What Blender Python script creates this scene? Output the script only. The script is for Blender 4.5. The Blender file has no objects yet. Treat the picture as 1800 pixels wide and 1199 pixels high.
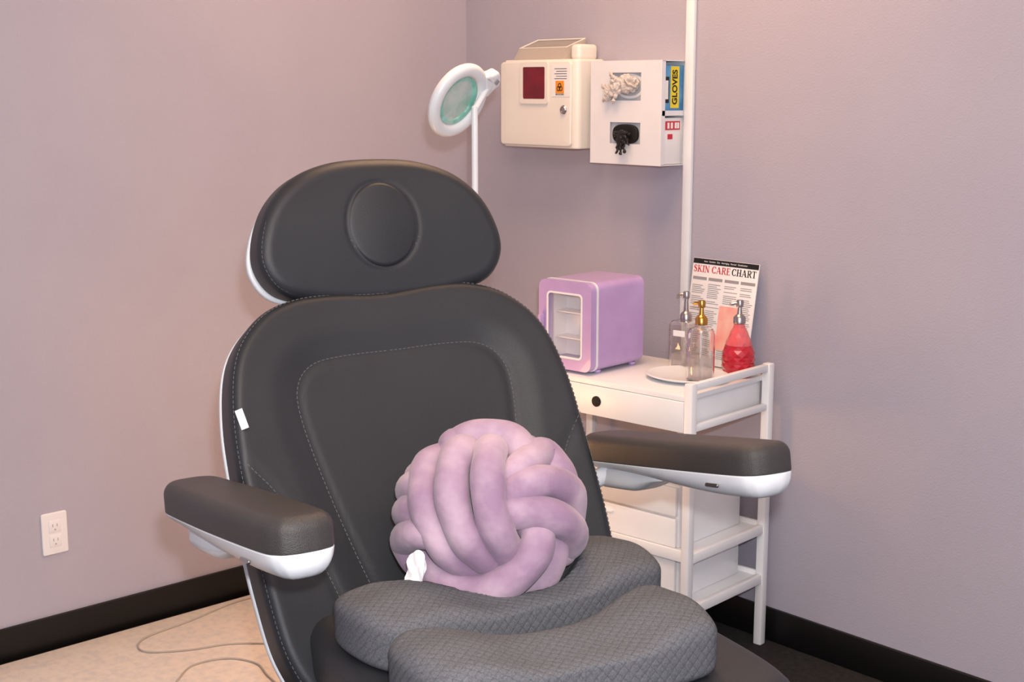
import bpy, bmesh, math, random
from mathutils import Vector, Matrix, Euler, noise as mnoise
random.seed(4)
S = bpy.context.scene
COL = S.collection
S.view_settings.view_transform = 'Standard'
rad = math.radians

# ------------------------------------------------------------------ materials
def srgb(r, g, b):
    f = lambda c: (c/255/12.92) if c/255 <= .04045 else ((c/255+.055)/1.055)**2.4
    return (f(r), f(g), f(b), 1)

def mat(name, col, rough=.5, metal=0, trans=0, noise=None, bump=None, sheen=0, emit=0, spec=.5, ior=1.45, alpha=1, coat=0):
    m = bpy.data.materials.new(name); m.use_nodes = True
    nt = m.node_tree; N = nt.nodes; L = nt.links
    b = N['Principled BSDF']
    b.inputs['Base Color'].default_value = col
    b.inputs['Roughness'].default_value = rough
    b.inputs['Metallic'].default_value = metal
    b.inputs['Transmission Weight'].default_value = trans
    b.inputs['Specular IOR Level'].default_value = spec
    b.inputs['IOR'].default_value = ior
    b.inputs['Alpha'].default_value = alpha
    b.inputs['Coat Weight'].default_value = coat
    if sheen:
        b.inputs['Sheen Weight'].default_value = sheen
        b.inputs['Sheen Roughness'].default_value = .5
    if emit:
        b.inputs['Emission Color'].default_value = col
        b.inputs['Emission Strength'].default_value = emit
    tc = N.new('ShaderNodeTexCoord')
    if noise is None:
        noise = (8, tuple(c*.96 for c in col[:3])+(1,), .5)
    sc, c2, pos = noise
    nz = N.new('ShaderNodeTexNoise'); nz.inputs['Scale'].default_value = sc
    nz.inputs['Detail'].default_value = 4
    L.new(tc.outputs['Object'], nz.inputs['Vector'])
    r = N.new('ShaderNodeValToRGB')
    r.color_ramp.elements[0].position = max(0, pos-.15); r.color_ramp.elements[1].position = min(1, pos+.15)
    r.color_ramp.elements[0].color = col; r.color_ramp.elements[1].color = c2
    L.new(nz.outputs['Fac'], r.inputs['Fac']); L.new(r.outputs['Color'], b.inputs['Base Color'])
    if bump:
        bs, bst = bump[:2]
        n2 = N.new('ShaderNodeTexNoise'); n2.inputs['Scale'].default_value = bs
        L.new(tc.outputs['Object'], n2.inputs['Vector'])
        bp = N.new('ShaderNodeBump'); bp.inputs['Strength'].default_value = bst; bp.inputs['Distance'].default_value = bump[2] if len(bump) > 2 else .002
        L.new(n2.outputs['Fac'], bp.inputs['Height']); L.new(bp.outputs['Normal'], b.inputs['Normal'])
    return m

M_wall = mat('wall_paint', srgb(172, 168, 180), .48, noise=(3, srgb(169, 165, 178), .5), bump=(220, .4), spec=.4)
M_ceil = mat('ceiling_paint', srgb(225, 218, 210), .8)
M_floor = mat('dark_carpet', srgb(20, 19, 20), .95, noise=(60, srgb(36, 34, 34), .5), bump=(300, .8))
M_base = mat('black_baseboard', srgb(9, 9, 10), .45)
M_rug = mat('rug_fabric', srgb(222, 213, 202), .9, noise=(45, srgb(204, 200, 196), .56), bump=(160, .6))
M_leather = mat('grey_leatherette', srgb(44, 46, 50), .42, noise=(5, srgb(40, 42, 46), .5), bump=(900, .25), spec=.45)
M_leather2 = mat('arm_leatherette', srgb(61, 59, 59), .40, noise=(5, srgb(56, 54, 54), .5), bump=(700, .5), spec=.45)
M_white = mat('white_plastic', srgb(226, 230, 234), .3, spec=.5)
M_stitch = mat('stitch_thread', srgb(96, 97, 99), .8)
M_velvet = mat('mauve_velvet', srgb(146, 120, 145), .8, noise=(11, srgb(188, 165, 180), .52), bump=(34, .45, .005), sheen=.2, spec=.2)
M_tag = mat('white_tag', srgb(225, 225, 228), .6)
M_cartw = mat('white_lacquer', srgb(234, 235, 237), .35)
M_dark = mat('dark_hole', srgb(12, 12, 12), .7)
M_purple = mat('lilac_plastic', srgb(184, 158, 208), .3, noise=(12, srgb(177, 150, 201), .5), coat=.3)
M_fridgein = mat('fridge_liner', srgb(230, 230, 238), .4)
M_glass = mat('window_glass', (.9, .92, .95, 1), .04, alpha=.12, coat=1, noise=(5, (.9, .92, .95, 1), .5))
M_clear = mat('clear_glass', (1, 1, 1, 1), .01, trans=1, ior=1.45, noise=(5, (1, 1, 1, 1), .5))
M_liquid = mat('clear_soap', srgb(236, 222, 216), .2, alpha=.4)
M_red = mat('red_soap_glass', srgb(200, 18, 40), .08, trans=.35, ior=1.4, coat=.8, noise=(60, srgb(222, 46, 64), .5))
M_pinkglass = mat('pink_glass', srgb(236, 100, 108), .06, alpha=.65, coat=1)
M_chrome = mat('chrome', srgb(180, 176, 174), .28, metal=1)
M_gold = mat('gold', srgb(212, 160, 80), .22, metal=1)
M_cream = mat('cream_metal', srgb(226, 223, 216), .4, noise=(4, srgb(222, 218, 210), .5))
M_trans = mat('translucent_lid', srgb(196, 188, 178), .2, alpha=.55, coat=.5)
M_redwin = mat('dark_red_window', srgb(118, 24, 38), .3, noise=(14, srgb(98, 20, 33), .5))
M_orange = mat('orange_print', srgb(230, 146, 44), .6)
M_blackp = mat('black_print', srgb(22, 22, 24), .6)
M_greyp = mat('grey_print', srgb(150, 148, 150), .7)
M_redp = mat('red_print', srgb(196, 48, 66), .6)
M_pinkp = mat('pink_print', srgb(235, 150, 140), .6, noise=(20, srgb(240, 190, 175), .5))
M_paper = mat('white_paper', srgb(230, 230, 230), .7)
M_blue = mat('blue_carton', srgb(74, 140, 190), .6, noise=(18, srgb(120, 176, 208), .6))
M_yellow = mat('yellow_print', srgb(226, 204, 50), .6)
M_dispw = mat('dispenser_white', srgb(222, 224, 228), .4)
M_glove = mat('nitrile_beige', srgb(200, 194, 190), .6, noise=(40, srgb(168, 160, 154), .6))
M_gloveb = mat('black_nitrile', srgb(24, 24, 26), .4)
M_carton = mat('grey_carton', srgb(176, 182, 190), .7)
M_lens = mat('clear_lens', srgb(206, 232, 230), .04, alpha=.4, coat=1, spec=1, noise=(14, srgb(96, 206, 188), .55))
M_teal = mat('teal_light_ring', srgb(40, 190, 165), .15, coat=1, noise=(40, srgb(190, 245, 235), .56))
M_cable = mat('cable_rubber', srgb(172, 164, 154), .6)
M_outlet = mat('outlet_plastic', srgb(230, 229, 231), .35)
M_outlet2 = mat('outlet_slots', srgb(170, 164, 162), .5)

def quilt_mat():
    m = bpy.data.materials.new('quilted_grey_fabric'); m.use_nodes = True
    nt = m.node_tree; N = nt.nodes; L = nt.links; b = N['Principled BSDF']
    b.inputs['Roughness'].default_value = 1; b.inputs['Specular IOR Level'].default_value = .08
    tc = N.new('ShaderNodeTexCoord')
    outs = []
    for dirv in ((1, 1, .9), (1, -1, -.9)):
        vm = N.new('ShaderNodeVectorMath'); vm.operation = 'DOT_PRODUCT'; vm.inputs[1].default_value = dirv
        L.new(tc.outputs['Object'], vm.inputs[0])
        ml = N.new('ShaderNodeMath'); ml.operation = 'MULTIPLY'; ml.inputs[1].default_value = math.pi/.0180
        L.new(vm.outputs['Value'], ml.inputs[0])
        sn = N.new('ShaderNodeMath'); sn.operation = 'SINE'; L.new(ml.outputs[0], sn.inputs[0])
        ab = N.new('ShaderNodeMath'); ab.operation = 'ABSOLUTE'; L.new(sn.outputs[0], ab.inputs[0])
        pw = N.new('ShaderNodeMath'); pw.operation = 'POWER'; pw.inputs[1].default_value = .4; L.new(ab.outputs[0], pw.inputs[0])
        outs.append(pw)
    mn = N.new('ShaderNodeMath'); mn.operation = 'MULTIPLY'
    L.new(outs[0].outputs[0], mn.inputs[0]); L.new(outs[1].outputs[0], mn.inputs[1])
    bp = N.new('ShaderNodeBump'); bp.inputs['Strength'].default_value = .42; bp.inputs['Distance'].default_value = .0024
    L.new(mn.outputs[0], bp.inputs['Height']); L.new(bp.outputs['Normal'], b.inputs['Normal'])
    nz = N.new('ShaderNodeTexNoise'); nz.inputs['Scale'].default_value = 420
    L.new(tc.outputs['Object'], nz.inputs['Vector'])
    r = N.new('ShaderNodeValToRGB'); r.color_ramp.elements[0].position = .35; r.color_ramp.elements[1].position = .65
    r.color_ramp.elements[0].color = srgb(86, 88, 93); r.color_ramp.elements[1].color = srgb(104, 106, 111)
    L.new(nz.outputs['Fac'], r.inputs['Fac'])
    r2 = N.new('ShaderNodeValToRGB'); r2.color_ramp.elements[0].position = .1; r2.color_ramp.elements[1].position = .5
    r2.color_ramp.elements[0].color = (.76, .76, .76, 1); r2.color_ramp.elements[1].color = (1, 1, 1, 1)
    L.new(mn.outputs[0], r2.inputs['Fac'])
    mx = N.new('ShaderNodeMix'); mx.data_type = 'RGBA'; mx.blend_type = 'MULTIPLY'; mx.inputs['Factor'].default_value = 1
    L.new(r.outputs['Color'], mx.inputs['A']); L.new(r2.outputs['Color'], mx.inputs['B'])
    L.new(mx.outputs['Result'], b.inputs['Base Color'])
    return m
M_quilt = quilt_mat()

# ------------------------------------------------------------------ primitives returning (V,F)
def bm_out(bm):
    bmesh.ops.recalc_face_normals(bm, faces=bm.faces[:])
    V = [v.co.copy() for v in bm.verts]
    bm.verts.index_update()
    F = [[v.index for v in f.verts] for f in bm.faces]
    bm.free(); return V, F

def p_box(c, s, bev=.002, seg=2):
    bm = bmesh.new(); bmesh.ops.create_cube(bm, size=1)
    for v in bm.verts: v.co = Vector((v.co.x*s[0]+c[0], v.co.y*s[1]+c[1], v.co.z*s[2]+c[2]))
    if bev: bmesh.ops.bevel(bm, geom=bm.edges[:], offset=min(bev, min(s)*.45), segments=seg, profile=.5, affect='EDGES')
    return bm_out(bm)

def xf(VF, M):
    return [M @ v for v in VF[0]], VF[1]

def p_lathe(prof, seg=32, M=None):
    V = []; F = []
    for (r, z) in prof:
        for i in range(seg):
            a = 2*math.pi*i/seg; V.append(Vector((r*math.cos(a), r*math.sin(a), z)))
    n = len(prof)
    for j in range(n-1):
        for i in range(seg):
            k = (i+1) % seg
            F.append([j*seg+i, j*seg+k, (j+1)*seg+k, (j+1)*seg+i])
    if prof[0][0] > 1e-5: F.append(list(range(seg))[::-1])
    if prof[-1][0] > 1e-5: F.append([(n-1)*seg+i for i in range(seg)])
    if M: V = [M @ v for v in V]
    return V, F

def smooth_pts(P, n=8, closed=False):
    P = [Vector(p) for p in P]; out = []; m = len(P)
    rng = m if closed else m-1
    for i in range(rng):
        p1 = P[i]; p2 = P[(i+1) % m]
        p0 = P[(i-1) % m] if (closed or i > 0) else p1*2-p2
        p3 = P[(i+2) % m] if (closed or i+2 < m) else p2*2-p1
        for k in range(n):
            t = k/n
            out.append(.5*((2*p1)+(p2-p0)*t+(2*p0-5*p1+4*p2-p3)*t*t+(3*p1-p0-3*p2+p3)*t**3))
    if not closed: out.append(P[-1].copy())
    return out

def p_tube(pts, r, seg=14, closed=False, roundcap=True):
    pts = [Vector(p) for p in pts]; n = len(pts)
    rr = r if isinstance(r, (list, tuple)) else [r]*n
    V = []; F = []; T = []
    for i in range(n):
        a = pts[(i-1) % n] if (closed or i > 0) else pts[i]
        b = pts[(i+1) % n] if (closed or i < n-1) else pts[i]
        T.append((b-a).normalized())
    up = Vector((0, 0, 1)) if abs(T[0].z) < .9 else Vector((1, 0, 0))
    nrm = (up-T[0]*up.dot(T[0])).normalized()
    rings = []
    def addring(c, nrm, bi, r):
        s = len(V)
        for k in range(seg):
            a = 2*math.pi*k/seg; V.append(c+(nrm*math.cos(a)+bi*math.sin(a))*r)
        rings.append(s)
    for i in range(n):
        nrm = (nrm-T[i]*nrm.dot(T[i])).normalized(); bi = T[i].cross(nrm)
        if i == 0 and roundcap and not closed:
            for th in (75, 45, 20): addring(pts[0]-T[0]*rr[0]*math.sin(rad(th)), nrm, bi, rr[0]*math.cos(rad(th)))
        addring(pts[i], nrm, bi, rr[i])
        if i == n-1 and roundcap and not closed:
            for th in (20, 45, 75): addring(pts[i]+T[i]*rr[i]*math.sin(rad(th)), nrm, bi, rr[i]*math.cos(rad(th)))
    m = len(rings)
    for j in range(m if closed else m-1):
        a = rings[j]; b = rings[(j+1) % m]
        for k in range(seg):
            l = (k+1) % seg; F.append([a+k, a+l, b+l, b+k])
    if not closed:
        F.append([rings[0]+k for k in range(seg)][::-1]); F.append([rings[-1]+k for k in range(seg)])
    return V, F

def area2(P): return sum(P[i].x*P[(i+1) % len(P)].y-P[(i+1) % len(P)].x*P[i].y for i in range(len(P)))

def outline(pts, n=8):
    P = smooth_pts([(p[0], p[1], 0) for p in pts], n, True)
    if area2(P) < 0: P.reverse()
    return P

def mirror(half):
    return list(half)+[(-x, y) for (x, y) in reversed(half) if x > 1e-6]

def inset(P, d):
    n = len(P); out = []
    for i in range(n):
        t = (P[(i+1) % n]-P[(i-1) % n]).normalized()
        out.append(P[i]+Vector((-t.y, t.x, 0))*d)
    return out

def p_pad(P, t, r, rb=None, h=None, nin=14, deform=None, seg=5):
    rb = r*.5 if rb is None else rb
    N = len(P); c = sum(P, Vector())/N; rings = []
    Pi = inset(P, rb)
    for s in (.3, .65): rings.append([Vector((*(c+(p-c)*s).xy, 0)) for p in Pi])
    for k in range(seg+1):
        th = math.pi/2*k/seg
        rings.append([Vector((p.x, p.y, rb*(1-math.cos(th)))) for p in inset(P, rb*(1-math.sin(th)))])
    for k in range(seg+1):
        th = math.pi/2*k/seg; Q = inset(P, r*(1-math.cos(th)))
        rings.append([Vector((p.x, p.y, t-r+r*math.sin(th)+(h(p.x, p.y)*math.sin(th) if h else 0))) for p in Q])
    Q = inset(P, r)
    for k in range(1, nin):
        s = 1-k/nin
        rings.append([Vector(((c+(p-c)*s).x, (c+(p-c)*s).y, t+(h((c+(p-c)*s).x, (c+(p-c)*s).y) if h else 0))) for p in Q])
    V = [v for R_ in rings for v in R_]; F = []
    for j in range(len(rings)-1):
        for i in range(N):
            k = (i+1) % N; F.append([j*N+i, j*N+k, (j+1)*N+k, (j+1)*N+i])
    V.append(Vector((c.x, c.y, 0))); V.append(Vector((c.x, c.y, t+(h(c.x, c.y) if h else 0))))
    a = len(V)-2; b = len(V)-1; l = (len(rings)-1)*N
    for i in range(N):
        k = (i+1) % N; F.append([a, k, i]); F.append([b, l+i, l+k])
    if deform: V = [deform(v) for v in V]
    return V, F

def rrect(w, h, r, n=6, cx=0, cy=0):
    P = []
    for (sx, sy, a0) in ((1, 1, 0), (-1, 1, 90), (-1, -1, 180), (1, -1, 270)):
        for k in range(n+1):
            a = rad(a0+90*k/n)
            P.append(Vector((cx+sx*(w/2-r)+r*math.cos(a), cy+sy*(h/2-r)+r*math.sin(a), 0)))
    return P

def p_frame(O, I, t):
    n = len(O); V = []; F = []
    for z in (0, t):
        for p in O: V.append(Vector((p.x, p.y, z)))
        for p in I: V.append(Vector((p.x, p.y, z)))
    for i in range(n):
        k = (i+1) % n
        F += [[i, n+i, n+k, k], [2*n+i, 2*n+k, 3*n+k, 3*n+i], [i, k, 2*n+k, 2*n+i], [n+i, 3*n+i, 3*n+k, n+k]]
    return V, F

def p_text(s, size, M, bold=0, ext=.0002, align='CENTER', sx=1):
    cu = bpy.data.curves.new('t', 'FONT'); cu.body = s; cu.size = size; cu.extrude = ext; cu.offset = bold
    cu.align_x = align; cu.align_y = 'CENTER'
    o = bpy.data.objects.new('t', cu); COL.objects.link(o)
    dg = bpy.context.evaluated_depsgraph_get(); me = o.evaluated_get(dg).to_mesh()
    V = [M @ Vector((v.co.x*sx, v.co.y, v.co.z)) for v in me.vertices]; F = [list(p.vertices) for p in me.polygons]
    bpy.data.objects.remove(o); bpy.data.curves.remove(cu)
    return V, F

# hand-drawn serif capitals (unit height)
def ribbon(pts, ws):
    pts = [Vector((p[0], p[1], 0)) for p in pts]; V = []; F = []; n = len(pts)
    for i in range(n):
        t = (pts[min(n-1, i+1)]-pts[max(0, i-1)]).normalized(); q = Vector((-t.y, t.x, 0))*ws[i]/2
        V += [pts[i]+q, pts[i]-q]
    for i in range(n-1): F.append([2*i, 2*i+1, 2*i+3, 2*i+2])
    return V, F
def rc(x0, y0, x1, y1): return [Vector((x0, y0, 0)), Vector((x1, y0, 0)), Vector((x1, y1, 0)), Vector((x0, y1, 0))], [[0, 1, 2, 3]]
def stem(x, w=.21, s=.11): return [rc(x-w/2, 0, x+w/2, 1), rc(x-w/2-s, 0, x+w/2+s, .07), rc(x-w/2-s, .93, x+w/2+s, 1)]
def dg_(x0, y0, x1, y1, w): return [Vector((x0-w/2, y0, 0)), Vector((x0+w/2, y0, 0)), Vector((x1+w/2, y1, 0)), Vector((x1-w/2, y1, 0))], [[0, 1, 2, 3]]
def arcw(cx, cy, rx, ry, a0, a1, thick, thin, n=20):
    P = []; W = []
    for i in range(n+1):
        a = rad(a0+(a1-a0)*i/n); P.append((cx+rx*math.cos(a), cy+ry*math.sin(a))); W.append(thin+(thick-thin)*abs(math.cos(a))**1.3)
    return ribbon(P, W)
def glyph(c):
    if c == 'I': return stem(.25), .5
    if c == 'K': return stem(.25)+[dg_(.36, .40, .82, 1, .09), dg_(.88, 0, .46, .58, .24), rc(.66, .93, .96, 1), rc(.7, 0, 1.04, .07)], 1.05
    if c == 'N': return [dg_(.2, 0, .2, 1, .09), dg_(.84, 0, .16, 1, .24), dg_(.84, 0, .84, 1, .09), rc(.04, 0, .36, .07), rc(.0, .93, .22, 1), rc(.68, .93, 1, 1)], 1.05
    if c == 'C': return [arcw(.5, .5, .38, .47, 42, 318, .23, .08), rc(.78, .66, .85, .98), rc(.78, .06, .85, .24)], .95
    if c == 'A': return [dg_(.12, 0, .46, 1, .09), dg_(.84, 0, .5, 1, .24), rc(.24, .30, .74, .38), rc(0, 0, .28, .07), rc(.66, 0, 1.02, .07)], 1.05
    if c == 'R': return stem(.25)+[arcw(.5, .74, .26, .235, -90, 90, .21, .08), rc(.3, .465, .52, .545), rc(.3, .92, .52, 1), dg_(.86, 0, .52, .5, .23), rc(.76, 0, 1.0, .07)], 1.0
    if c == 'E': return stem(.25)+[rc(.3, .93, .8, 1), rc(.3, 0, .82, .07), rc(.3, .47, .6, .54), rc(.73, .76, .8, 1), rc(.76, 0, .83, .24), rc(.56, .4, .62, .62)], .92
    if c == 'H': return stem(.25)+stem(.82)+[rc(.3, .47, .8, .54)], 1.08
    if c == 'T': return stem(.45)+[rc(.04, .93, .86, 1), rc(.04, .74, .11, 1), rc(.79, .74, .86, 1)], .92
    if c == 'S':
        P = smooth_pts([(.66, .78, 0), (.55, .93, 0), (.38, .97, 0), (.2, .88, 0), (.18, .70, 0), (.4, .54, 0), (.62, .38, 0), (.64, .18, 0), (.44, .03, 0), (.24, .07, 0), (.12, .22, 0)], 4)
        n = len(P); return [ribbon(P, [.08+.16*math.exp(-((i/n-.5)/.2)**2) for i in range(n)]), rc(.62, .7, .69, .97), rc(.1, .03, .17, .3)], .8
    return [], .45
def p_serif(s, h, x0, M, sx=1):
    out = []; x = x0
    for c in s:
        g, w = glyph(c)
        for (V, F) in g: out.append(([M @ Vector((x+v.x*h*sx, v.y*h, 0)) for v in V], F))
        x += w*h*sx
    return out, x

def make(name, parts, mats, parent=None, M=None, smooth=True, recalc=True, **props):
    V = []; F = []; MI = []
    for p in parts:
        mi = p[2] if len(p) > 2 else 0
        o = len(V); V += p[0]; F += [[i+o for i in f] for f in p[1]]; MI += [mi]*len(p[1])
    me = bpy.data.meshes.new(name); me.from_pydata([tuple(v) for v in V], [], F)
    for m in (mats if isinstance(mats, (list, tuple)) else [mats]): me.materials.append(m)
    me.polygons.foreach_set('material_index', MI)
    if recalc:
        bm = bmesh.new(); bm.from_mesh(me); bmesh.ops.recalc_face_normals(bm, faces=bm.faces[:]); bm.to_mesh(me); bm.free()
    if smooth:
        me.polygons.foreach_set('use_smooth', [True]*len(me.polygons))
        me.set_sharp_from_angle(angle=rad(42))
    o = bpy.data.objects.new(name, me); COL.objects.link(o)
    if parent: o.parent = parent
    if M is not None: o.matrix_local = M
    for k, v in props.items(): o[k] = v
    return o

def empty(name, loc, rotz=0, label='', category='', rot=None, **p):
    e = bpy.data.objects.new(name, None); COL.objects.link(e); e.empty_display_size = .05
    e.location = loc; e.rotation_euler = rot if rot else (0, 0, rad(rotz))
    e['label'] = label; e['category'] = category
    for k, v in p.items(): e[k] = v
    return e
T = Matrix.Translation
def R(deg, ax): return Matrix.Rotation(rad(deg), 4, ax)

# ------------------------------------------------------------------ room
X1, Y1, H = 4.6, -4.4, 2.6
def struct(name, c, s, m): return make(name, [p_box(c, s, 0)], m, smooth=False, kind='structure')
struct('floor', (X1/2, Y1/2, -.05), (X1+.2, -Y1+.2, .1), M_floor)
struct('ceiling', (X1/2, Y1/2, H+.05), (X1+.2, -Y1+.2, .1), M_ceil)
struct('wall_left', (-.05, Y1/2, H/2), (.1, -Y1, H), M_wall)
struct('wall_back', (X1/2, .05, H/2), (X1+.2, .1, H), M_wall)
struct('wall_right', (X1+.05, Y1/2, H/2), (.1, -Y1, H), M_wall)
struct('wall_front', (X1/2, Y1-.05, H/2), (X1+.2, .1, H), M_wall)
make('baseboard_left', [p_box((.006, Y1/2, .047), (.012, -Y1, .094), .003)], M_base, kind='structure')
make('baseboard_back', [p_box((X1/2+.006, -.006, .047), (X1-.012, .012, .094), .003)], M_base, kind='structure')
make('trim_1', [p_box((.948, -.007, (H+.094)/2), (.03, .014, H-.094), .004)], M_white, kind='structure')

rug = make('rug', [p_box((.38, -1.75, .004), (.70, 2.6, .008), .003)], M_rug,
           label='pale beige and grey mottled rug lying against the baseboard', category='rug')
def cable(pts):
    return make('power_cable', [p_tube(smooth_pts(pts, 8), .0024, 8)], M_cable, label='thin beige-grey power cable trailing loosely over the rug', category='cable', group='cables on the rug')
z = .0108
cable([(.08, -.82, z), (.06, -.95, z), (.10, -1.13, z), (.13, -1.29, z), (.21, -1.33, z), (.28, -1.24, z), (.33, -1.12, z), (.45, -1.02, z), (.68, -.97, z)])
cable([(.44, -1.36, z), (.38, -1.28, z), (.40, -1.19, z), (.48, -1.15, z), (.57, -1.17, z), (.70, -1.19, z)])

# ------------------------------------------------------------------ outlet
ou = empty('wall_outlet', (0, -1.467, .322), label='white duplex outlet plate on the mauve wall', category='outlet')
make('cover_plate', [p_pad(rrect(.072, .116, .006), .006, .003, nin=4)], M_outlet, ou, Matrix(((0, 0, 1, 0), (1, 0, 0, 0), (0, 1, 0, 0), (0, 0, 0, 1))))
for dz in (.02, -.02):
    make('receptacle', [p_box((.0062, 0, 0), (.003, .033, .033), .001), p_box((.0078, -.006, .003), (.001, .002, .008), 0)+(1,), p_box((.0078, .006, .003), (.001, .002, .008), 0)+(1,), p_box((.0078, 0, -.009), (.001, .004, .004), 0)+(1,)], [M_outlet, M_outlet2], ou, T((0, 0, dz)))

# ------------------------------------------------------------------ treatment chair
CH = empty('treatment_chair', (1.96, -1.51, 0), 75.6, 'dark grey leatherette reclining treatment chair with white shell and padded armrests', 'chair')
CH_M = T((1.96, -1.51, 0)) @ R(75.6, 'Z')
def frame_back(org, r):
    s, c = math.sin(rad(r)), math.cos(rad(r))
    return Matrix(((1, 0, 0, org[0]), (0, s, -c, org[1]), (0, c, s, org[2]), (0, 0, 0, 1)))
def seg_dist(p, a, b):
    ab = b-a; t = max(0, min(1, (p-a).dot(ab)/ab.length_squared)); return (p-(a+ab*t)).length
def path_dist(p, P, closed=False):
    n = len(P); return min(seg_dist(p, P[i], P[(i+1) % n]) for i in range(n if closed else n-1))
def inside(p, P):
    r = False; n = len(P)
    for i in range(n):
        a = P[i]; b = P[(i+1) % n]
        if (a.y > p.y) != (b.y > p.y) and p.x < (b.x-a.x)*(p.y-a.y)/(b.y-a.y)+a.x: r = not r
    return r
def stitches(path, surf, dash=.0055, gap=.0035, r=.0008):
    L_ = [0]
    for i in range(1, len(path)): L_.append(L_[-1]+(path[i]-path[i-1]).length)
    def at(s):
        for i in range(1, len(path)):
            if L_[i] >= s:
                f = (s-L_[i-1])/max(1e-9, L_[i]-L_[i-1]); return path[i-1].lerp(path[i], f)
        return path[-1]
    out = []; s = 0
    while s+dash < L_[-1]:
        a = at(s); b = at(s+dash); out.append(p_tube([surf(a.x, a.y), surf(b.x, b.y)], r, 5, roundcap=False)); s += dash+gap
    return out

bp_half = [(0, .545), (.10, .551), (.18, .545), (.25, .514), (.308, .445), (.336, .335), (.343, .19), (.344, .03), (.330, -.10), (.28, -.165), (.14, -.175), (0, -.175)]
BP = outline(mirror(bp_half), 10)
BP = [Vector((p.x-(.009*max(0, min(1, (p.y+.1)/.3)) if p.x < 0 else 0), p.y, 0)) for p in BP]
pn_half = [(0, .424), (.10, .424), (.17, .414), (.206, .376), (.210, .31), (.190, .19), (.160, .06), (.127, -.06), (.11, -.12), (.06, -.15), (0, -.15)]
PN = outline(mirror(pn_half), 5)
WG = smooth_pts([(.335, .25, 0), (.285, .18, 0), (.235, .06, 0), (.205, -.05, 0), (.19, -.14, 0)], 5)
TB = .072
def h_back(x, y):
    p = Vector((x, y, 0)); d = path_dist(p, PN, True); ins = inside(p, PN)
    dw = path_dist(Vector((abs(x), y, 0)), WG)
    h = 0
    if not ins:
        t = min(1, d/.06); h += .009*t*t*(3-2*t)
    h -= .0025*math.exp(-(d/.006)**2)+.0025*math.exp(-(dw/.007)**2)
    return h
def def_back(v): return Vector((v.x, v.y, v.z+.25*v.x*v.x))
MBK = frame_back((-.012, .418, .60), 26.5) @ R(1.6, 'Z')
bk = make('backrest', [p_pad(BP, TB, .020, .008, h_back, 46, def_back, 7)], M_leather, CH, MBK)
sf = lambda x, y: def_back(Vector((x, y, TB+h_back(x, y)+.0005)))
pnl = [p.copy() for p in inset(PN, -.004)]
make('panel_stitching', stitches(pnl+[pnl[0]], sf), M_stitch, bk)
for s_ in (1, -1): make('wing_stitching', stitches([Vector((s_*p.x, p.y, 0)) for p in WG], sf), M_stitch, bk)
eb = inset(BP, .0045)
make('edge_stitching', stitches(eb+[eb[0]], lambda x, y: def_back(Vector((x, y, TB-.0065+h_back(x, y)*.7))), r=.0007), M_stitch, bk)
make('backrest_shell', [p_pad(inset(BP, -.001), .03, .006, .022, None, 6, def_back)], M_white, CH, MBK @ T((0, 0, -.0305)), label='white plastic back shell')
make('fabric_tag', [p_box((0, 0, 0), (.014, .036, .0015), .0006)], M_tag, bk, T((-.331, .328, .1135)) @ R(9, 'Z') @ R(-32, 'Y'), label='small white sewn-in tag')

hp_half = [(0, .135), (.09, .128), (.165, .10), (.218, .05), (.246, -.015), (.246, -.068), (.214, -.112), (.15, -.132), (.07, -.142), (0, -.145)]
HP = outline(mirror(hp_half), 9)
TH = .075
def h_head(x, y):
    d = math.hypot(x/.073, (y-.004)/.083)
    return .010*(1-(x/.25)**2)*(1-(y/.15)**2)-.0022*math.exp(-((d-1)/.04)**2)
def def_head(v): return Vector((v.x, v.y, v.z+.35*v.x*v.x))
MHD = frame_back((-.016, .700, 1.220), 14)
hd = make('headrest', [p_pad(HP, TH, .024, .012, h_head, 52, def_head, 7)], M_leather, CH, MHD)
OV = [Vector((.0715*math.cos(2*math.pi*i/80), .004+.0815*math.sin(2*math.pi*i/80), 0)) for i in range(80)]
make('headrest_insert', [p_pad(OV, .0100, .0085, .003, lambda x, y: .005*(1-(x/.0715)**2-((y-.004)/.0815)**2), 10, None, 7)], M_leather, hd, T((0, 0, TH+.0010)), label='oval padded leatherette insert')
eh = inset(HP, .006)
make('edge_stitching', stitches(eh+[eh[0]], lambda x, y: def_head(Vector((x, y, TH-.008))), r=.0007), M_stitch, hd)
make('headrest_shell', [p_pad([Vector((p.x*1.0-.003, p.y*.95-.011, 0)) for p in HP], .040, .006, .03, None, 6, def_head)], M_white, CH, MHD @ T((0, 0, -.0405)), label='white plastic headrest shell')
for x in (-.06, .06): make('headrest_post', [p_box((x, .71, 1.06), (.014, .014, .14), .004)], M_chrome, CH)

SZ = .610
seat_o = outline([(0, .36), (.2, .36), (.285, .33), (.305, .2), (.312, 0), (.308, -.2), (.27, -.27), (.15, -.29), (0, -.29), (-.15, -.29), (-.27, -.27), (-.308, -.2), (-.312, 0), (-.305, .2), (-.285, .33), (-.2, .36)], 6)
def h_seat(x, y):
    a = max(0, min(1, (y-.13)/.09)); b = 1-max(0, min(1, (abs(x)-.12)/.05)); return -.022*a*a*(3-2*a)*b
make('seat', [p_pad(seat_o, .10, .035, .02, h_seat, 20)], M_leather, CH, T((0, 0, SZ-.10)))
make('seat_shell', [p_pad(inset(seat_o, -.004), .05, .005, .03, None, 5)], M_white, CH, T((0, 0, SZ-.145)))
make('leg_rest', [p_pad(outline([(0, -.31), (.2, -.31), (.27, -.35), (.27, -.7), (.2, -.86), (0, -.88), (-.2, -.86), (-.27, -.7), (-.27, -.35), (-.2, -.31)], 8), .09, .03, .02, None, 6)], M_leather, CH, T((0, 0, .50)))
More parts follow.
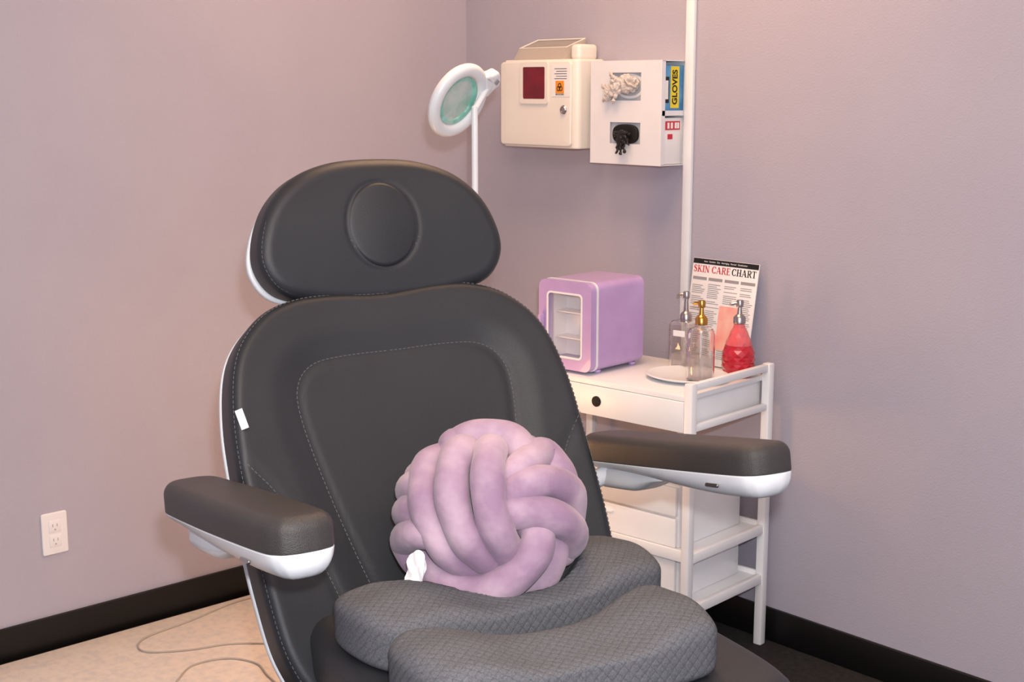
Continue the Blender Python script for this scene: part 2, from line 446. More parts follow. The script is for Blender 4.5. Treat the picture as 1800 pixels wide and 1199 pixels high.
make('pedestal', [p_pad(rrect(.34, .5, .06), .03, .01, nin=3), xf(p_pad(rrect(.24, .3, .04), .43, .01, nin=3), T((0, 0, .025)))], M_white, CH)

# armrests
ao = outline([(0, -.255), (.024, -.252), (.044, -.238), (.055, -.19), (.059, 0), (.056, .18), (.050, .24), (.028, .262), (0, .265), (-.028, .262), (-.050, .24), (-.056, .18), (-.059, 0), (-.055, -.19), (-.044, -.238), (-.024, -.252)], 6)
for sx in (-1, 1):
    left = sx < 0
    MA = (T((-.426, .217, .822)) @ R(4, 'Z') @ R(-7.5, 'X')) if left else (T((.410, .203, .817)) @ R(-10.5, 'X'))
    if left: P = [Vector((p.x, p.y*1.01, 0)) for p in ao]
    else: P = [Vector((p.x, p.y*(1.22 if p.y > 0 else 1.0), 0)) for p in ao]
    ar = make('armrest', [p_pad(P, .050, .020, .003, lambda x, y: .002*(1-(x/.06)**2), 8, None, 6)], M_leather2, CH, MA)
    ea = inset(P, .0045)
    make('edge_stitching', stitches(ea+[ea[0]], lambda x, y: Vector((x, y, .041)), r=.0006), M_stitch, ar)
    def sd(v):
        k = max(0, min(1, (v.y+.16)/.40)); k = k*k*(3-2*k); w = 1-min(1, v.z/.042)
        return Vector((v.x*(1-.16*w), v.y, v.z+.024*k*w))
    sh = [p_pad(inset(P, .0), .042, .003, .034, None, 6, sd, 8)]
    br = outline([(-.030, -.05), (.030, -.05), (.036, .05), (.036, .14), (.026, .19), (-.026, .19), (-.036, .14), (-.036, .05)], 6)
    def sb(v):
        k = max(0, min(1, (v.y+.05)/.12)); k = k*k*(3-2*k)
        return Vector((v.x, v.y, v.z+(1-min(1, v.z/.03))*.026*(1-k)))
    sh.append(xf(p_pad(br, .045, .01, .020, None, 5, sb), T((0, 0.0 if left else .10, -.016))))
    make('armrest_shell', sh, M_white, ar, T((0, 0, -.0415)), label='white plastic under-shell')
    make('release_lever', [p_pad(rrect(.036, .006, .0025), .004, .001, nin=2)], M_chrome, ar, T((-.0545, -.145, -.020)) @ R(90, 'Z') @ R(-62, 'X'))
    make('armrest_bracket', [p_tube([(sx*.39, .44, .75), (sx*.35, .50, .70), (sx*.28, .52, .67)], .018, 12)], M_white, CH)

# ------------------------------------------------------------------ grey contour cushions
PIL = Vector((.006, .220, .776))
def contour(name, loc, rz, sxx, label, conc, dent=False):
    P = outline([(0, conc), (.09, conc+.02), (.17, .080), (.225, .098), (.262, .09), (.280, .06), (.283, 0), (.272, -.06), (.245, -.098), (.18, -.112), (.1, -.118), (0, -.115), (-.1, -.118), (-.18, -.112), (-.245, -.098), (-.272, -.06), (-.283, 0), (-.280, .06), (-.262, .09), (-.225, .098), (-.17, .080), (-.09, conc+.02)], 8)
    P = [Vector((p.x*sxx, p.y, 0)) for p in P]
    Mi = (T(loc) @ R(rz, 'Z')).inverted(); pc = Mi @ PIL; th = .092
    def h(x, y):
        v = -.022*(.5+.5*math.cos(min(1, abs(x)/.22)*math.pi)) - .008*max(0, (abs(x)-.22)/.06) + .003*math.cos(x*38) + .008*math.exp(-((y+.01)/.05)**2)
        if dent:
            d2 = (x-pc.x)**2+(y-pc.y)**2
            if d2 < .164**2: v = min(v, max(.022, pc.z-math.sqrt(.168**2-d2)-.002)-th)
        return v
    e = make(name, [p_pad(P, th, .029, .018, h, 22, None, 8)], M_quilt, label=label, category='cushion', group='grey contour cushions')
    e.matrix_world = CH_M @ T(loc) @ R(rz, 'Z')
    return e
contour('contour_cushion', (-.003, .143, SZ+.002), 6, 1.03, 'dark grey quilted foam contour cushion under the knotted pillow', -.005, True)
contour('contour_cushion', (-.041, -.100, SZ+.002), -1, .895, 'dark grey quilted foam contour cushion at the front of the seat', .03)

# ------------------------------------------------------------------ knot pillow
kp_loc = CH_M @ PIL
KP = empty('knot_pillow', kp_loc, label='mauve velvet knotted ball pillow leaning on the chair back', category='pillow', rot=(rad(79.6), 0, rad(47.6)))
s_ = .00097; Rc = .138; tr = .0290
def kp(p):
    u = (p[0]-862)*s_; v = (897-p[1])*s_*1.0; f = p[2] if len(p) > 2 else 1
    back = len(p) > 3 and p[3]
    q = math.hypot(u, v*1.03)
    w = math.sqrt(max(0, Rc*Rc-q*q))*.88
    if q > Rc: u *= Rc/q; v *= Rc/q
    return Vector((u, v, -w*.85 if back else w))*f
strands = [
 [(790, 750, .85, 1), (768, 778, .93), (754, 812, 1.0), (755, 862, 1.02), (773, 915, 1.0), (800, 958, .94), (835, 990, .8)],
 [(830, 745, .75), (813, 778, .99), (805, 815, 1.07), (808, 865, 1.11), (825, 915, 1.06), (849, 955, .92), (872, 985, .74)],
 [(862, 745, .75), (865, 778, .99), (861, 815, 1.09), (864, 865, 1.13), (879, 912, 1.06), (896, 948, .88), (906, 985, .68)],
 [(882, 845, .68), (917, 804, .94), (954, 788, 1.02), (992, 808, 1.02), (1018, 850, .98), (1022, 890, .9, 1)],
 [(880, 864, .68), (914, 838, .95), (954, 833, 1.07), (994, 857, 1.06), (1022, 900, .98), (1018, 940, .9, 1)],
 [(880, 886, .70), (912, 876, .95), (954, 884, 1.11), (990, 912, 1.11), (1009, 953, 1.02), (992, 985, .87), (960, 1000, .7)],
 [(738, 958, .90), (772, 984, 1.04), (820, 1000, 1.12), (872, 990, 1.17), (914, 960, 1.17), (940, 922, 1.08), (946, 882, .78)],
 [(785, 1012, .93), (840, 1038, 1.0), (900, 1028, 1.05), (944, 998, 1.06), (972, 952, .98), (975, 905, .78)],
 [(815, 1046, .9), (880, 1062, 1.02), (935, 1046, 1.04), (972, 1010, 1.0), (996, 965, .86)],
 [(790, 925, .8), (748, 916, 1.05), (713, 942, 1.08), (706, 980, 1.07), (734, 1010, 1.01), (775, 1012, .84)],
 [(775, 890, .8), (738, 880, .98), (716, 893, 1.02), (722, 908, .9, 1)],
 [(770, 850, .8), (740, 840, .98), (720, 850, 1.02), (725, 870, .9, 1)],
 [(765, 800, .75), (795, 762, .98), (845, 748, 1.03), (895, 755, 1.02), (930, 782, .93), (950, 815, .7)],
 [(740, 830, 1, 1), (800, 840, 1, 1), (870, 850, 1, 1), (940, 850, 1, 1), (1000, 860, 1, 1)],
 [(730, 890, 1, 1), (800, 900, 1, 1), (870, 905, 1, 1), (940, 905, 1, 1), (1000, 910, 1, 1)],
 [(740, 950, 1, 1), (800, 955, 1, 1), (870, 960, 1, 1), (940, 960, 1, 1), (990, 960, 1, 1)],
 [(800, 770, 1.0, 1), (860, 790, 1.0, 1), (930, 785, 1, 1)],
 [(790, 1010, 1.0, 1), (860, 1015, 1.0, 1), (930, 1010, 1, 1)],
]
parts = []
for j, st_ in enumerate(strands):
    pts_ = smooth_pts([kp(p) for p in st_], 8)
    parts.append(p_tube(pts_, [tr*(1+.035*math.sin(i*.55+j*2.1)) for i in range(len(pts_))], 20))
core = bmesh.new(); bmesh.ops.create_uvsphere(core, u_segments=32, v_segments=20, radius=.104); parts.append(bm_out(core))
make('knotted_tube', parts, M_velvet, KP)
tg = []
for i in range(3):
    tg.append(p_pad(outline([(0, .030+.003*i), (.014, .025), (.015, 0), (.013, -.027), (0, -.031), (-.014, -.025), (-.015, 0), (-.013, .024)], 4), .0012, .0005, nin=3, deform=lambda v, i=i: Vector((v.x+.002*math.sin(v.y*180+i), v.y, v.z+.002*math.sin(v.x*300+v.y*150+i*2)+.003*i))))
make('care_label', tg, M_tag, KP, T((-.118, -.078, .104)) @ R(-8, 'Z') @ R(-24, 'Y'), label='crumpled white care label')

# ------------------------------------------------------------------ cart
CTM = T((.99, -.247, 0)) @ R(5, 'Z')
CT = empty('storage_cart', (.99, -.247, 0), 5, 'white wooden storage cart with drawer and open shelves against the wall', 'cart')
for sx in (-1, 1):
    for sy in (-1, 1):
        make('leg', [p_box((sx*.30, sy*.175, .392), (.024, .024, .784), .003)], M_cartw, CT)
make('top', [p_box((0, 0, .743), (.578, .36, .014), .002)], M_cartw, CT)
for sx in (-1, 1):
    make('side_rail', [p_box((sx*.30, 0, .773), (.016, .326, .02), .003)], M_cartw, CT)
    make('side_rail', [p_box((sx*.30, 0, .668), (.016, .326, .018), .003)], M_cartw, CT)
    make('side_panel', [p_box((sx*.276, 0, .697), (.008, .34, .078), .002)], M_cartw, CT)
dr = make('drawer', [p_box((0, -.178, .696), (.57, .014, .078), .002), p_box((0, 0, .665), (.53, .33, .008), .001)], M_cartw, CT)
make('finger_hole', [p_lathe([(0, 0), (.014, 0), (.014, .003), (.012, .004), (0, .004)], 28)], M_dark, dr, T((.010, -.185, .696)) @ R(90, 'X'), label='round dark finger hole')
for zz in (.33, .19):
    pr = [p_box((0, 0, zz), (.578, .34, .012), .002)]
    pr += [p_box((0, -.172, zz+.004), (.576, .01, .03), .002), p_box((0, .172, zz+.004), (.576, .01, .03), .002)]
    make('shelf', pr, M_cartw, CT)
    for sx in (-1, 1): make('side_rail', [p_box((sx*.30, 0, zz), (.018, .326, .026), .003)], M_cartw, CT)
def unit(x, y, z0, w, d, h, label, n):
    e = empty('drawer_unit', CTM @ Vector((x, y, z0)), 5, label, 'drawer unit', group='drawer units on the cart shelves')
    make('body', [p_box((0, .006, h/2), (w, d, h), .004)], M_cartw, e)
    for k in range(n):
        hh = h/n
        q = make('drawer', [p_box((0, -d/2-.001, hh*(k+.5)), (w-.008, .012, hh-.006), .003)], M_cartw, e)
        make('handle', [p_box((0, -d/2-.010, hh*(k+.5)+hh*.22), (.09, .008, .008), .003)], M_cartw, q)
    return e
unit(-.005, 0, .3365, .50, .28, .165, 'white plastic drawer unit on the middle cart shelf', 2)
unit(-.005, 0, .1965, .50, .28, .120, 'low white plastic drawer unit on the bottom cart shelf', 1)

# ------------------------------------------------------------------ mini fridge
FR = empty('mini_fridge', (0, 0, 0), label='small lilac mini fridge with glass door on the cart top', category='mini fridge')
FR.matrix_world = T((.866, -.285, .7505)) @ R(5, 'Z')
W, Dp, Hh = .182, .196, .245
def hollow(w, d, h):
    bm = bmesh.new(); bmesh.ops.create_cube(bm, size=1)
    for v in bm.verts: v.co = Vector((v.co.x*w, v.co.y*d, v.co.z*h+h/2))
    bmesh.ops.bevel(bm, geom=[e for e in bm.edges if abs(e.verts[0].co.y-e.verts[1].co.y) > d*.5], offset=.022, segments=5, profile=.5, affect='EDGES')
    f = min(bm.faces, key=lambda f: f.calc_center_median().y)
    bmesh.ops.inset_region(bm, faces=[f], thickness=.02, depth=0)
    f = min([g for g in bm.faces if abs(g.normal.y) > .9 and g.calc_center_median().y < 0], key=lambda f: abs(f.calc_center_median().x)+abs(f.calc_center_median().z-h/2))
    r = bmesh.ops.extrude_discrete_faces(bm, faces=[f])
    for v in r['faces'][0].verts: v.co.y += d*.82
    return bm_out(bm)
make('body', [xf(hollow(W, Dp, Hh-.008), T((0, 0, .008)))], M_purple, FR)
for sx in (-1, 1):
    for sy in (-1, 1): make('foot', [p_lathe([(.008, 0), (.01, .002), (.01, .009)], 14)], M_purple, FR, T((sx*.07, sy*.075, 0)))
MF = Matrix(((1, 0, 0, 0), (0, 0, -1, 0), (0, 1, 0, 0), (0, 0, 0, 1)))
make('gasket', [p_frame(rrect(W+.003, Hh-.005, .022), rrect(W-.045, Hh-.055, .012), .007)], M_white, FR, T((0, -Dp/2-.0005, Hh/2+.004)) @ MF, label='white door gasket')
fd = make('door', [p_frame(rrect(W, Hh-.008, .022), rrect(W-.06, Hh-.07, .012), .022)], M_purple, FR, T((0, -Dp/2-.008, Hh/2+.004)) @ MF)
make('window', [p_box((0, 0, .012), (W-.062, Hh-.072, .003), 0)], M_glass, fd)
make('window_trim', [p_frame(rrect(W-.058, Hh-.068, .013), rrect(W-.068, Hh-.078, .009), .003)], M_fridgein, fd, T((0, 0, .0205)))
make('handle', [p_box((0, 0, .01), (.012, .05, .02), .005)], M_purple, fd, T((-.074, 0, .022)))
make('interior_shelf', [p_box((0, -.06, .155), (W-.05, .06, .004), .001), p_box((0, -.06, .085), (W-.05, .06, .004), .001), p_box((0, -.04, Hh/2), (W-.045, .003, Hh-.06), 0), p_box((.0665, -.06, Hh/2), (.003, .07, Hh-.06), 0), p_box((-.0665, -.06, Hh/2), (.003, .07, Hh-.06), 0)], M_fridgein, FR)

# ------------------------------------------------------------------ dispensers, tray, chart
ZT = .7505
tray = make('tray', [p_lathe([(0, 0), (.07, 0), (.100, .010), (.103, .012), (.099, .014), (.068, .004), (0, .004)], 48)], M_white, label='white oval dish under the pump bottles', category='tray')
tray.matrix_world = CTM @ T((.165, .000, ZT)) @ Matrix.Diagonal((1.1, 1.0, 1, 1))
def pump(parent, z0, m, name='pump', tall=0):
    pr = [p_lathe([(.014, z0), (.016, z0+.002), (.016, z0+.016), (.012, z0+.022), (.007, z0+.026), (.005, z0+.044+tall), (.009, z0+.045+tall), (.010, z0+.059+tall), (.008, z0+.063+tall), (0, z0+.064+tall)], 24)]
    pr.append(p_tube([(0, 0, z0+.054+tall), (-.012, -.006, z0+.055+tall), (-.021, -.010, z0+.052+tall)], [.005, .0042, .0034], 10))
    make(name, pr, m, parent)
ztray = ZT+.0045
b1 = empty('soap_bottle', CTM @ Vector((.243, .118, ZT+.0005)), 20, 'faceted bottle of red liquid soap with chrome pump', 'bottle')
def facet_body(prof, seg=12):
    V = []; F = []
    for j, (r, z_) in enumerate(prof):
        for i in range(seg):
            a = 2*math.pi*(i+.5*(j % 2))/seg; V.append(Vector((r*math.cos(a), r*math.sin(a), z_)))
    for j in range(len(prof)-1):
        for i in range(seg):
            k = (i+1) % seg; a, b, c, d = j*seg+i, j*seg+k, (j+1)*seg+i, (j+1)*seg+k
            if j % 2 == 0: F += [[a, b, c], [b, d, c]]
            else: F += [[a, b, d], [a, d, c]]
    F.append(list(range(seg))[::-1]); F.append([(len(prof)-1)*seg+i for i in range(seg)])
    return V, F
def stud(prof, seg, amp):
    V, F = facet_body(prof, seg)
    for j in range(1, len(prof)-1):
        if j % 2:
            for i in range(seg):
                v = V[j*seg+i]; k = 1+amp; V[j*seg+i] = Vector((v.x*k, v.y*k, v.z))
    return V, F
make('bottle', [stud([(.036, 0), (.038, .008), (.0410, .018), (.0415, .027), (.0430, .036), (.0415, .045), (.0430, .054), (.0405, .063), (.0395, .073), (.036, .083)], 12, .06)], M_red, b1, smooth=False)
make('bottle_neck', [stud([(.0355, .0835), (.0315, .094), (.027, .106), (.0215, .118), (.0165, .130), (.013, .142)], 12, .05)], M_pinkglass, b1, smooth=False)
pump(b1, .139, M_chrome)
def hollow_lathe(prof, t=.0025):
    inner = [(max(r-t, .0), max(z_, prof[0][1]+t)) for (r, z_) in prof]
    return [(0, prof[0][1])]+prof+inner[::-1]+[(0, prof[0][1]+t)]
b2 = empty('soap_bottle', CTM @ Vector((.222, -.025, ztray+.004)), -15, 'clear cylindrical soap bottle with gold pump', 'bottle')
make('bottle', [p_lathe(hollow_lathe([(.032, 0), (.036, .004), (.036, .118), (.030, .133), (.017, .139), (.015, .146)]), 32)], M_clear, b2)
make('soap', [p_lathe([(0, .006), (.031, .006), (.031, .060), (0, .060)], 24)], M_liquid, b2)
make('dip_tube', [p_tube([(0, 0, .015), (0, 0, .144)], .0025, 8)], M_paper, b2)
pump(b2, .144, M_gold)
b3 = empty('soap_bottle', CTM @ Vector((.082, .105, ZT+.0005)), 10, 'square clear glass soap bottle with chrome pump', 'bottle')
sqb = p_pad(rrect(.07, .07, .012), .132, .012, nin=4); sqi = p_pad(rrect(.064, .064, .010), .125, .010, nin=4)
make('bottle', [sqb, (xf(sqi, T((0, 0, .004)))[0], [f[::-1] for f in sqi[1]])], M_clear, b3, recalc=False)
make('soap', [xf(p_pad(rrect(.060, .060, .008), .035, .002, nin=3), T((0, 0, .006)))], M_liquid, b3)
make('dip_tube', [p_tube([(0, 0, .010), (0, 0, .127)], .0025, 8)], M_paper, b3)
make('printed_label', [p_box((0, -.0357, .10), (.036, .0006, .016), 0)], M_paper, b3)
pump(b3, .131, M_chrome, tall=.016)

CHT = empty('skin_care_chart', (1.100, -.062, ZT+.002), label='printed skin care chart booklet leaning against the wall', category='chart', rot=(rad(-9), 0, 0))
cw, chh = .226, .288
make('page', [p_box((0, 0, chh/2), (cw, .003, chh), .0005)], M_paper, CHT)
MT = lambda x, z_, y=-.0018: T((x, y, z_)) @ R(90, 'X')
make('header_band', [p_box((0, -.0018, chh-.008), (cw-.002, .0008, .014), 0)], M_blackp, CHT)
make('header_text', [p_text('Acne   Sensitive   Dry   Anti-Aging   Normal   Combination', .0062, MT(0, chh-.008, -.0024))], M_paper, CHT)
g, xe = p_serif('SKIN CARE', .0185, -.109, MT(0, chh-.038, -.0021), .90)
make('title_red', g, M_redp, CHT, smooth=False, recalc=False, label='red serif title lettering SKIN CARE')
g, xe = p_serif('CHART', .0185, xe+.004, MT(0, chh-.038, -.0021), .90)
make('title_black', g, M_blackp, CHT, smooth=False, recalc=False, label='black serif title lettering CHART')
bars = []
for cx in (-.083, -.028, .028, .083):
    bars.append(p_box((cx, -.0018, chh-.055), (.048, .0006, .008), 0))
    zz = chh-.069
    while zz > .02:
        w = random.uniform(.03, .046)
        if random.random() > .12: bars.append(p_box((cx-.023+w/2, -.0018, zz), (w, .0006, .0018), 0))
        zz -= .0052
make('text_columns', bars, M_greyp, CHT, smooth=False)
make('picture', [p_box((.035, -.0022, .105), (.075, .0008, .12), 0)], M_pinkp, CHT)

# ------------------------------------------------------------------ sharps cabinet
SC = empty('sharps_container', (.468, 0, 1.325), label='cream wall-mounted sharps disposal cabinet with red window', category='sharps container')
cw_, cd_, ch_ = .320, .12, .255
make('cabinet', [xf(p_pad(rrect(cw_, cd_, .02), ch_, .008, nin=4), T((0, -cd_/2-.0015, 0)))], M_cream, SC)
MFr = lambda x, y, z_: T((x, y, z_)) @ MF
dw = make('door', [p_pad(rrect(cw_-.02, ch_-.012, .012), .01, .004, nin=4)], M_cream, SC, MFr(-.008, -cd_-.001, ch_/2))
make('window_frame', [p_frame(rrect(.118, .12, .008), rrect(.094, .092, .005), .005)], M_cream, dw, T((.0, .060, .0095)))
make('window', [p_box((0, 0, 0), (.096, .094, .003), 0)], M_redwin, dw, T((.0, .060, .0115)), label='dark red viewing window')
lb = make('warning_label', [p_box((0, 0, 0), (.076, .09, .001), 0)], M_paper, dw, T((.110, .066, .0105)))
make('warning_symbol', [p_box((0, 0, 0), (.034, .036, .0006), 0)], M_orange, lb, T((-.003, -.018, .0009)))
sym = []
for k in range(3):
    a = rad(90+120*k); c = Vector((-.003+.0055*math.cos(a), -.019+.0055*math.sin(a), .0013))
    sym.append(p_tube([c+Vector((.006*math.cos(t), .006*math.sin(t), 0)) for t in [2*math.pi*i/16 for i in range(16)]], .0013, 5, closed=True))
sym.append(p_text('BIOHAZARD', .006, T((-.003, -.039, .0009))))
for i in range(5): sym.append(p_box((.004*(i % 2), .034-.007*i, .0008), (.05-.006*(i % 2), .0015, .0004), 0))
make('warning_print', sym, M_blackp, lb)
make('lock', [p_lathe([(.012, 0), (.013, .003), (.010, .007), (.008, .007), (.007, .004), (0, .004)], 24)], M_chrome, dw, T((.123, -.016, .0095)))
def wallq(a, b, c, d, t=.002):
    n = (Vector(b)-Vector(a)).cross(Vector(d)-Vector(a)).normalized()*t; q = [Vector(p) for p in (a, b, c, d)]
    return q+[p+n for p in q], [[0, 3, 2, 1], [4, 5, 6, 7], [0, 1, 5, 4], [1, 2, 6, 5], [2, 3, 7, 6], [3, 0, 4, 7]]
A, B, C, D = (-.125, -.105, 0), (.085, -.105, 0), (.085, -.012, 0), (-.125, -.012, 0)
A2, B2, C2, D2 = (-.118, -.088, .034), (.080, -.088, .034), (.080, -.012, .060), (-.118, -.012, .060)
make('hopper_lid', [wallq(A, B, B2, A2), wallq(B, C, C2, B2), wallq(C, D, D2, C2), wallq(D, A, A2, D2)], M_trans, SC, T((0, 0, ch_)), smooth=False, label='translucent sloped hopper lid')
make('lid_rim', [p_tube([Vector(A2), Vector(B2), Vector(C2), Vector(D2)], .0024, 8, closed=True)], M_cream, SC, T((0, 0, ch_)))
make('container_neck', [p_box((.110, -.045, ch_+.020), (.038, .08, .046), .012, 4)], M_cream, SC)

# ------------------------------------------------------------------ glove dispenser
GD = empty('glove_dispenser', (.797, 0, 1.288), label='white metal double glove box dispenser mounted on the wall', category='glove dispenser')
gw, gd, gh = .268, .1, .285
def sheet(xs, zs, holes):
    out = []
    for i in range(len(xs)-1):
        for j in range(len(zs)-1):
            if (i, j) in holes: continue
            out.append(((xs[i]+xs[i+1])/2, (zs[j]+zs[j+1])/2, xs[i+1]-xs[i], zs[j+1]-zs[j]))
    return out
hx0, hx1 = -.058, .058
cells = sheet([-gw/2, hx0, hx1, gw/2], [0, .057, .116, .176, .252, gh], {(1, 1), (1, 3)})
bm = bmesh.new()
for (cx, cz, w, h) in cells:
    vs = [bm.verts.new((cx+a*w/2, 0, cz+b*h/2)) for a, b in ((-1, -1), (1, -1), (1, 1), (-1, 1))]; bm.faces.new(vs)
bmesh.ops.remove_doubles(bm, verts=bm.verts[:], dist=1e-5)
r_ = bmesh.ops.extrude_face_region(bm, geom=bm.faces[:])
for v in r_['geom']:
    if isinstance(v, bmesh.types.BMVert): v.co.y -= .003
fp = [xf(bm_out(bm), T((0, -gd, 0)))]
fp += [p_box((0, -gd/2, .0015), (gw, gd-.001, .003), 0), p_box((0, -gd/2, gh/2), (gw-.004, gd-.001, .003), 0), p_box((0, -gd/2, gh-.0015), (gw, gd-.001, .003), 0), p_box((0, -.003, gh/2), (gw, .003, gh-.004), 0), p_box((-gw/2+.0015, -gd/2, gh/2), (.003, gd-.002, gh-.004), 0),
       p_box((gw/2-.0015, -gd+.006, gh/2), (.003, .012, gh-.004), 0), p_box((gw/2-.0015, -gd/2, gh/2+.0), (.003, gd-.001, .014), 0)]
make('dispenser_frame', fp, M_dispw, GD, smooth=False)
gm = T((.797, 0, 1.288))
def gbox(z0, mt, label):
    e = empty('glove_carton', gm @ Vector((.001, -.0505, z0)), label=label, category='glove box', group='glove boxes in the dispenser')
    make('carton', [p_box((0, 0, .063), (.256, .088, .126), .002)], mt, e); return e
g1 = gbox(.1442+.001, M_blue, 'blue carton of disposable gloves with yellow lettering panel')
make('carton_front', [p_box((0, -.0446, .065), (.13, .001, .09), 0)], M_carton, g1)
make('opening', [p_frame([Vector((.055*math.cos(a), .034*math.sin(a), 0)) for a in [2*math.pi*i/40 for i in range(40)]], [Vector((.046*math.cos(a), .027*math.sin(a), 0)) for a in [2*math.pi*i/40 for i in range(40)]], .001)], M_paper, g1, T((.01, -.0452, .07)) @ MF)
make('side_panel_print', [p_box((.1285, .006, .067), (.001, .034, .112), 0)], M_yellow, g1)
make('side_lettering', [p_text('GLOVES', .028, T((.1293, .006, .067)) @ R(90, 'Z') @ R(90, 'X') @ R(90, 'Z'), bold=.0008, sx=.93)], M_blackp, g1, label='black lettering GLOVES')
make('side_badge', [p_box((.1285, -.028, .06), (.001, .020, .07), 0)], M_blackp, g1)
make('side_badge_print', [p_box((.1291, -.028, .06), (.001, .012, .05), 0)], M_paper, g1)
g2 = gbox(.003+.001, M_paper, 'white and red carton of black disposable gloves')
make('carton_front', [p_box((0, -.0446, .075), (.13, .001, .08), 0)], M_carton, g2)
make('side_panel_print', [p_box((.1285, 0, .105), (.001, .06, .024), 0), p_box((.1285, -.01, .075), (.001, .02, .014), 0)], M_redp, g2)
make('side_panel_detail', [p_box((.1292, y, .105), (.0006, .008, .016), 0) for y in (-.018, -.004, .012, .022)], M_paper, g2)
oval = [Vector((.047*math.copysign(abs(math.cos(a))**.75, math.cos(a)), .027*math.copysign(abs(math.sin(a))**.75, math.sin(a)), 0)) for a in [2*math.pi*i/48 for i in range(48)]]
make('opening', [xf(p_pad(oval, .010, .003, nin=3), T((0, -.0452, .080)) @ MF)], M_dark, g2)
def crumple(sc, loc, amp, seed, sub=5):
    bm = bmesh.new(); bmesh.ops.create_icosphere(bm, subdivisions=sub, radius=1)
    for v in bm.verts:
        p = v.co.normalized(); q = p*1.7+Vector((seed, seed*1.7, 0))
        r1 = 1-abs(mnoise.noise(q))*2; r2 = 1-abs(mnoise.noise(q*2.3+Vector((5, 1, 2))))*2
        k = 1+amp*(.75*r1+.25*r2-.35)
        v.co = Vector((p.x*sc[0]*k+loc[0], p.y*sc[1]*k+loc[1], p.z*sc[2]*k+loc[2]))
    return bm_out(bm)
def glove(name, loc, m, lumps, fingers, label):
    pr = [crumple(*l) for l in lumps]
    for f in fingers:
        P_ = smooth_pts([Vector(q) for q in f[0]], 6); n = len(P_)
        V, F = p_tube(P_, [f[1]*(.8+.3*math.sin(i*1.3+f[1]*900))*(1-.25*i/n) for i in range(n)], 10)
        V = [Vector((v.x+.0015*math.sin(v.z*420), v.y*.75-.003, v.z+.0015*math.sin(v.x*500))) for v in V]
        pr.append((V, F))
    e = make(name, pr, m, label=label, category='glove'); e.location = loc; return e
glove('disposable_glove', (.797+.008, -.106, 1.288+.215), M_glove,
    [((.034, .012, .022), (.004, -.002, .006), .5, 1.3), ((.022, .010, .016), (-.034, -.006, -.004), .5, 4.1), ((.013, .008, .018), (-.062, -.009, -.018), .5, 7.7), ((.014, .008, .010), (-.040, -.007, .016), .5, 9.2)],
    [([(-.03, -.006, -.01), (-.055, -.012, -.026), (-.080, -.012, -.040)], .009), ([(-.02, -.006, .012), (-.042, -.012, .026), (-.054, -.010, .036)], .007), ([(-.04, -.008, -.01), (-.066, -.012, -.008), (-.084, -.010, .004)], .008), ([(-.02, -.008, -.014), (-.034, -.012, -.030), (-.040, -.012, -.044)], .008)],
    'crumpled translucent beige glove hanging out of the carton')
glove('disposable_glove', (.797-.002, -.112, 1.288+.080), M_gloveb,
    [((.026, .010, .010), (.0, -.002, .004), .5, 2.4), ((.014, .009, .018), (.002, -.006, -.012), .5, 6.3)],
    [([(.004, -.004, -.014), (.012, -.006, -.03), (.017, -.006, -.044)], .0062), ([(-.004, -.004, -.014), (-.009, -.006, -.03), (-.012, -.006, -.046)], .006), ([(.014, -.004, 0), (.026, -.006, -.010), (.030, -.006, -.022)], .006), ([(0, -.006, -.014), (.002, -.008, -.034), (.003, -.006, -.050)], .006)],
    'black nitrile glove sticking out of the lower carton')

# ------------------------------------------------------------------ magnifier lamp
LP = empty('magnifier_lamp', (.964, -.80, 0), label='white floor-standing magnifier lamp with round teal lens', category='lamp')
hub = [p_lathe([(.03, .055), (.035, .06), (.035, .10), (.02, .11), (.012, .13)], 24)]
for k in range(5):
    a = rad(72*k+20); d = Vector((math.cos(a), math.sin(a), 0)); hub.append(p_tube([d*.02+Vector((0, 0, .08)), d*.12+Vector((0, 0, .07)), d*.19+Vector((0, 0, .06))], [.014, .012, .009], 10))
make('base', hub, M_white, LP)
for k in range(5):
    a = rad(72*k+20); d = Vector((math.cos(a), math.sin(a), 0))
    make('caster', [xf(p_lathe([(0, -.01), (.02, -.01), (.024, -.006), (.024, .006), (.02, .01), (0, .01)], 20), T(d*.185+Vector((0, 0, .0242))) @ R(90, 'X')), p_tube([d*.185+Vector((0, 0, .046)), d*.185+Vector((0, 0, .062))], .006, 8)], M_dark, LP)
make('pole', [p_lathe([(.009, .12), (.009, .8), (.0075, .805), (.0075, 1.455), (0, 1.46)], 20)], M_white, LP)
c_ = Vector((.726, -.663, .18)).normalized(); R_ = Vector((.674, .738, 0)).normalized(); U_ = c_.cross(R_).normalized(); R_ = U_.cross(c_)
n_ = (.47*c_+.883*(.81*R_-.59*U_)).normalized(); m_ = (.59*R_+.81*U_); m_ = (m_-n_*m_.dot(n_)).normalized(); y_ = n_.cross(m_)
hc = Vector((0, 0, 1.466))-.038*R_+.02*c_
MH = Matrix(((m_.x, y_.x, n_.x, hc.x), (m_.y, y_.y, n_.y, hc.y), (m_.z, y_.z, n_.z, hc.z), (0, 0, 0, 1)))
nd = Vector((.846, -.533, 0))
ring = [(.0775+.0155*math.copysign(abs(math.cos(rad(a)))**.8, math.cos(rad(a))), .013*math.sin(rad(a))) for a in range(0, 361, 24)]
def latheclosed(prof, seg=56):
    V, F = p_lathe(prof, seg); return V, F[:-2]
neck = outline([(.080, .030), (.105, .024), (.124, .020), (.130, .0), (.124, -.020), (.105, -.024), (.080, -.030), (.078, 0)], 6)
MN = Matrix(((.846, .533, 0, 0), (-.533, .846, 0, 0), (0, 0, 1, -.015), (0, 0, 0, 1)))
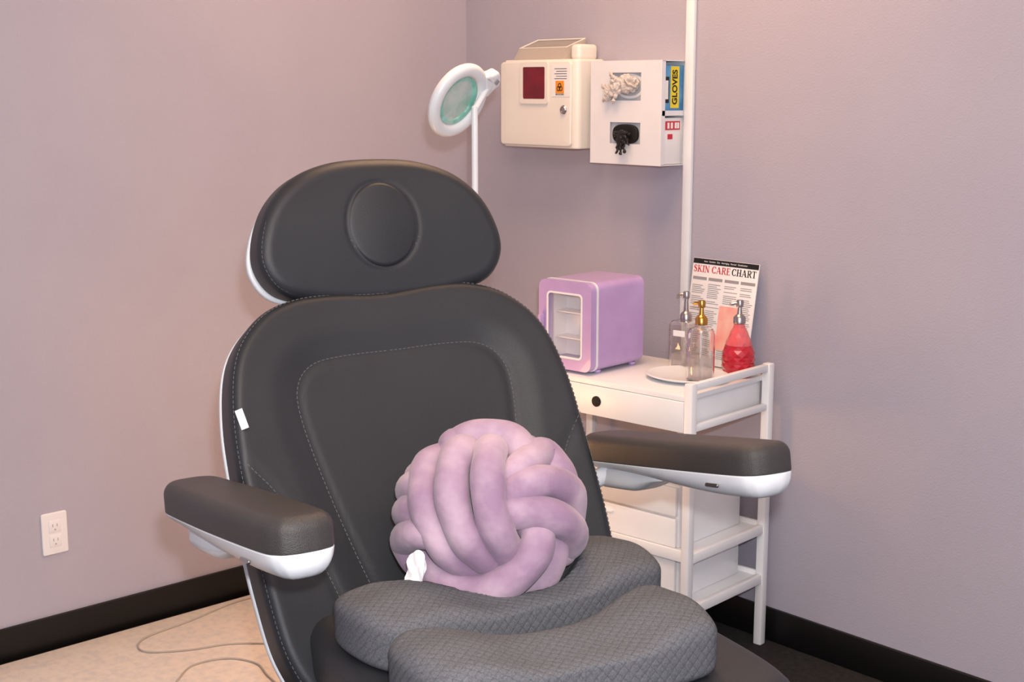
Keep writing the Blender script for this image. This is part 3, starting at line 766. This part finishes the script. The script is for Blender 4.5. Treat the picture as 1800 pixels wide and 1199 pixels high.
hdl = make('lamp_head', [latheclosed(ring), xf(p_pad(neck, .030, .008, .008, nin=4), MN)], M_white, LP, MH)
make('light_ring', [latheclosed([(.055+.006*math.cos(rad(a)), -.002+.004*math.sin(rad(a))) for a in range(0, 361, 45)], 48)], M_teal, hdl, label='teal reflective inner ring')
make('lens', [p_lathe([(0, -.004), (.062, -.002), (.062, .002), (0, .0055)], 48)], M_lens, hdl, label='pale teal-tinted magnifying lens')
make('lamp_button', [p_box((0, 0, 0), (.012, .014, .004), .001)], M_greyp, hdl, T(nd*.112+Vector((0, 0, .016))))
ne = MH @ (nd*.112)
make('arm', [p_tube([ne, Vector((0, 0, 1.448))], .0075, 12)], M_white, LP)

# ------------------------------------------------------------------ camera + lights
CAMP = Vector((3.46, -2.96, 1.5))
cd = bpy.data.cameras.new('camera'); cam = bpy.data.objects.new('camera', cd); COL.objects.link(cam)
cd.sensor_width = 36; cd.lens = 48.6; cam.location = CAMP; cam.rotation_euler = (rad(79.6), 0, rad(47.6))
cd.clip_start = .02
S.camera = cam
def light(name, typ, loc, e, col, **k):
    l = bpy.data.lights.new(name, typ); l.energy = e; l.color = col
    for a, b in k.items(): setattr(l, a, b)
    o = bpy.data.objects.new(name, l); COL.objects.link(o); o.location = loc; return o
light('camera_flash', 'POINT', CAMP+Vector((.03, .03, .13)), 168, (.97, .98, 1), shadow_soft_size=.03)
light('ceiling_panel_light', 'AREA', (1.10, -.65, 2.56), 25, (1, .60, .35), shape='RECTANGLE', size=.9, size_y=.6)
light('room_light', 'AREA', (2.9, -2.4, 2.55), 35, (1, .76, .58), shape='RECTANGLE', size=1.4, size_y=1.4)
light('warm_fill_light', 'POINT', (.74, -.84, .62), 7, (1, .50, .20), shadow_soft_size=.10)  # added fill for the orange glow behind the chair, not an actual lamp
w = bpy.data.worlds.new('world'); S.world = w; w.use_nodes = True
w.node_tree.nodes['Background'].inputs[0].default_value = (.5, .45, .42, 1); w.node_tree.nodes['Background'].inputs[1].default_value = .3
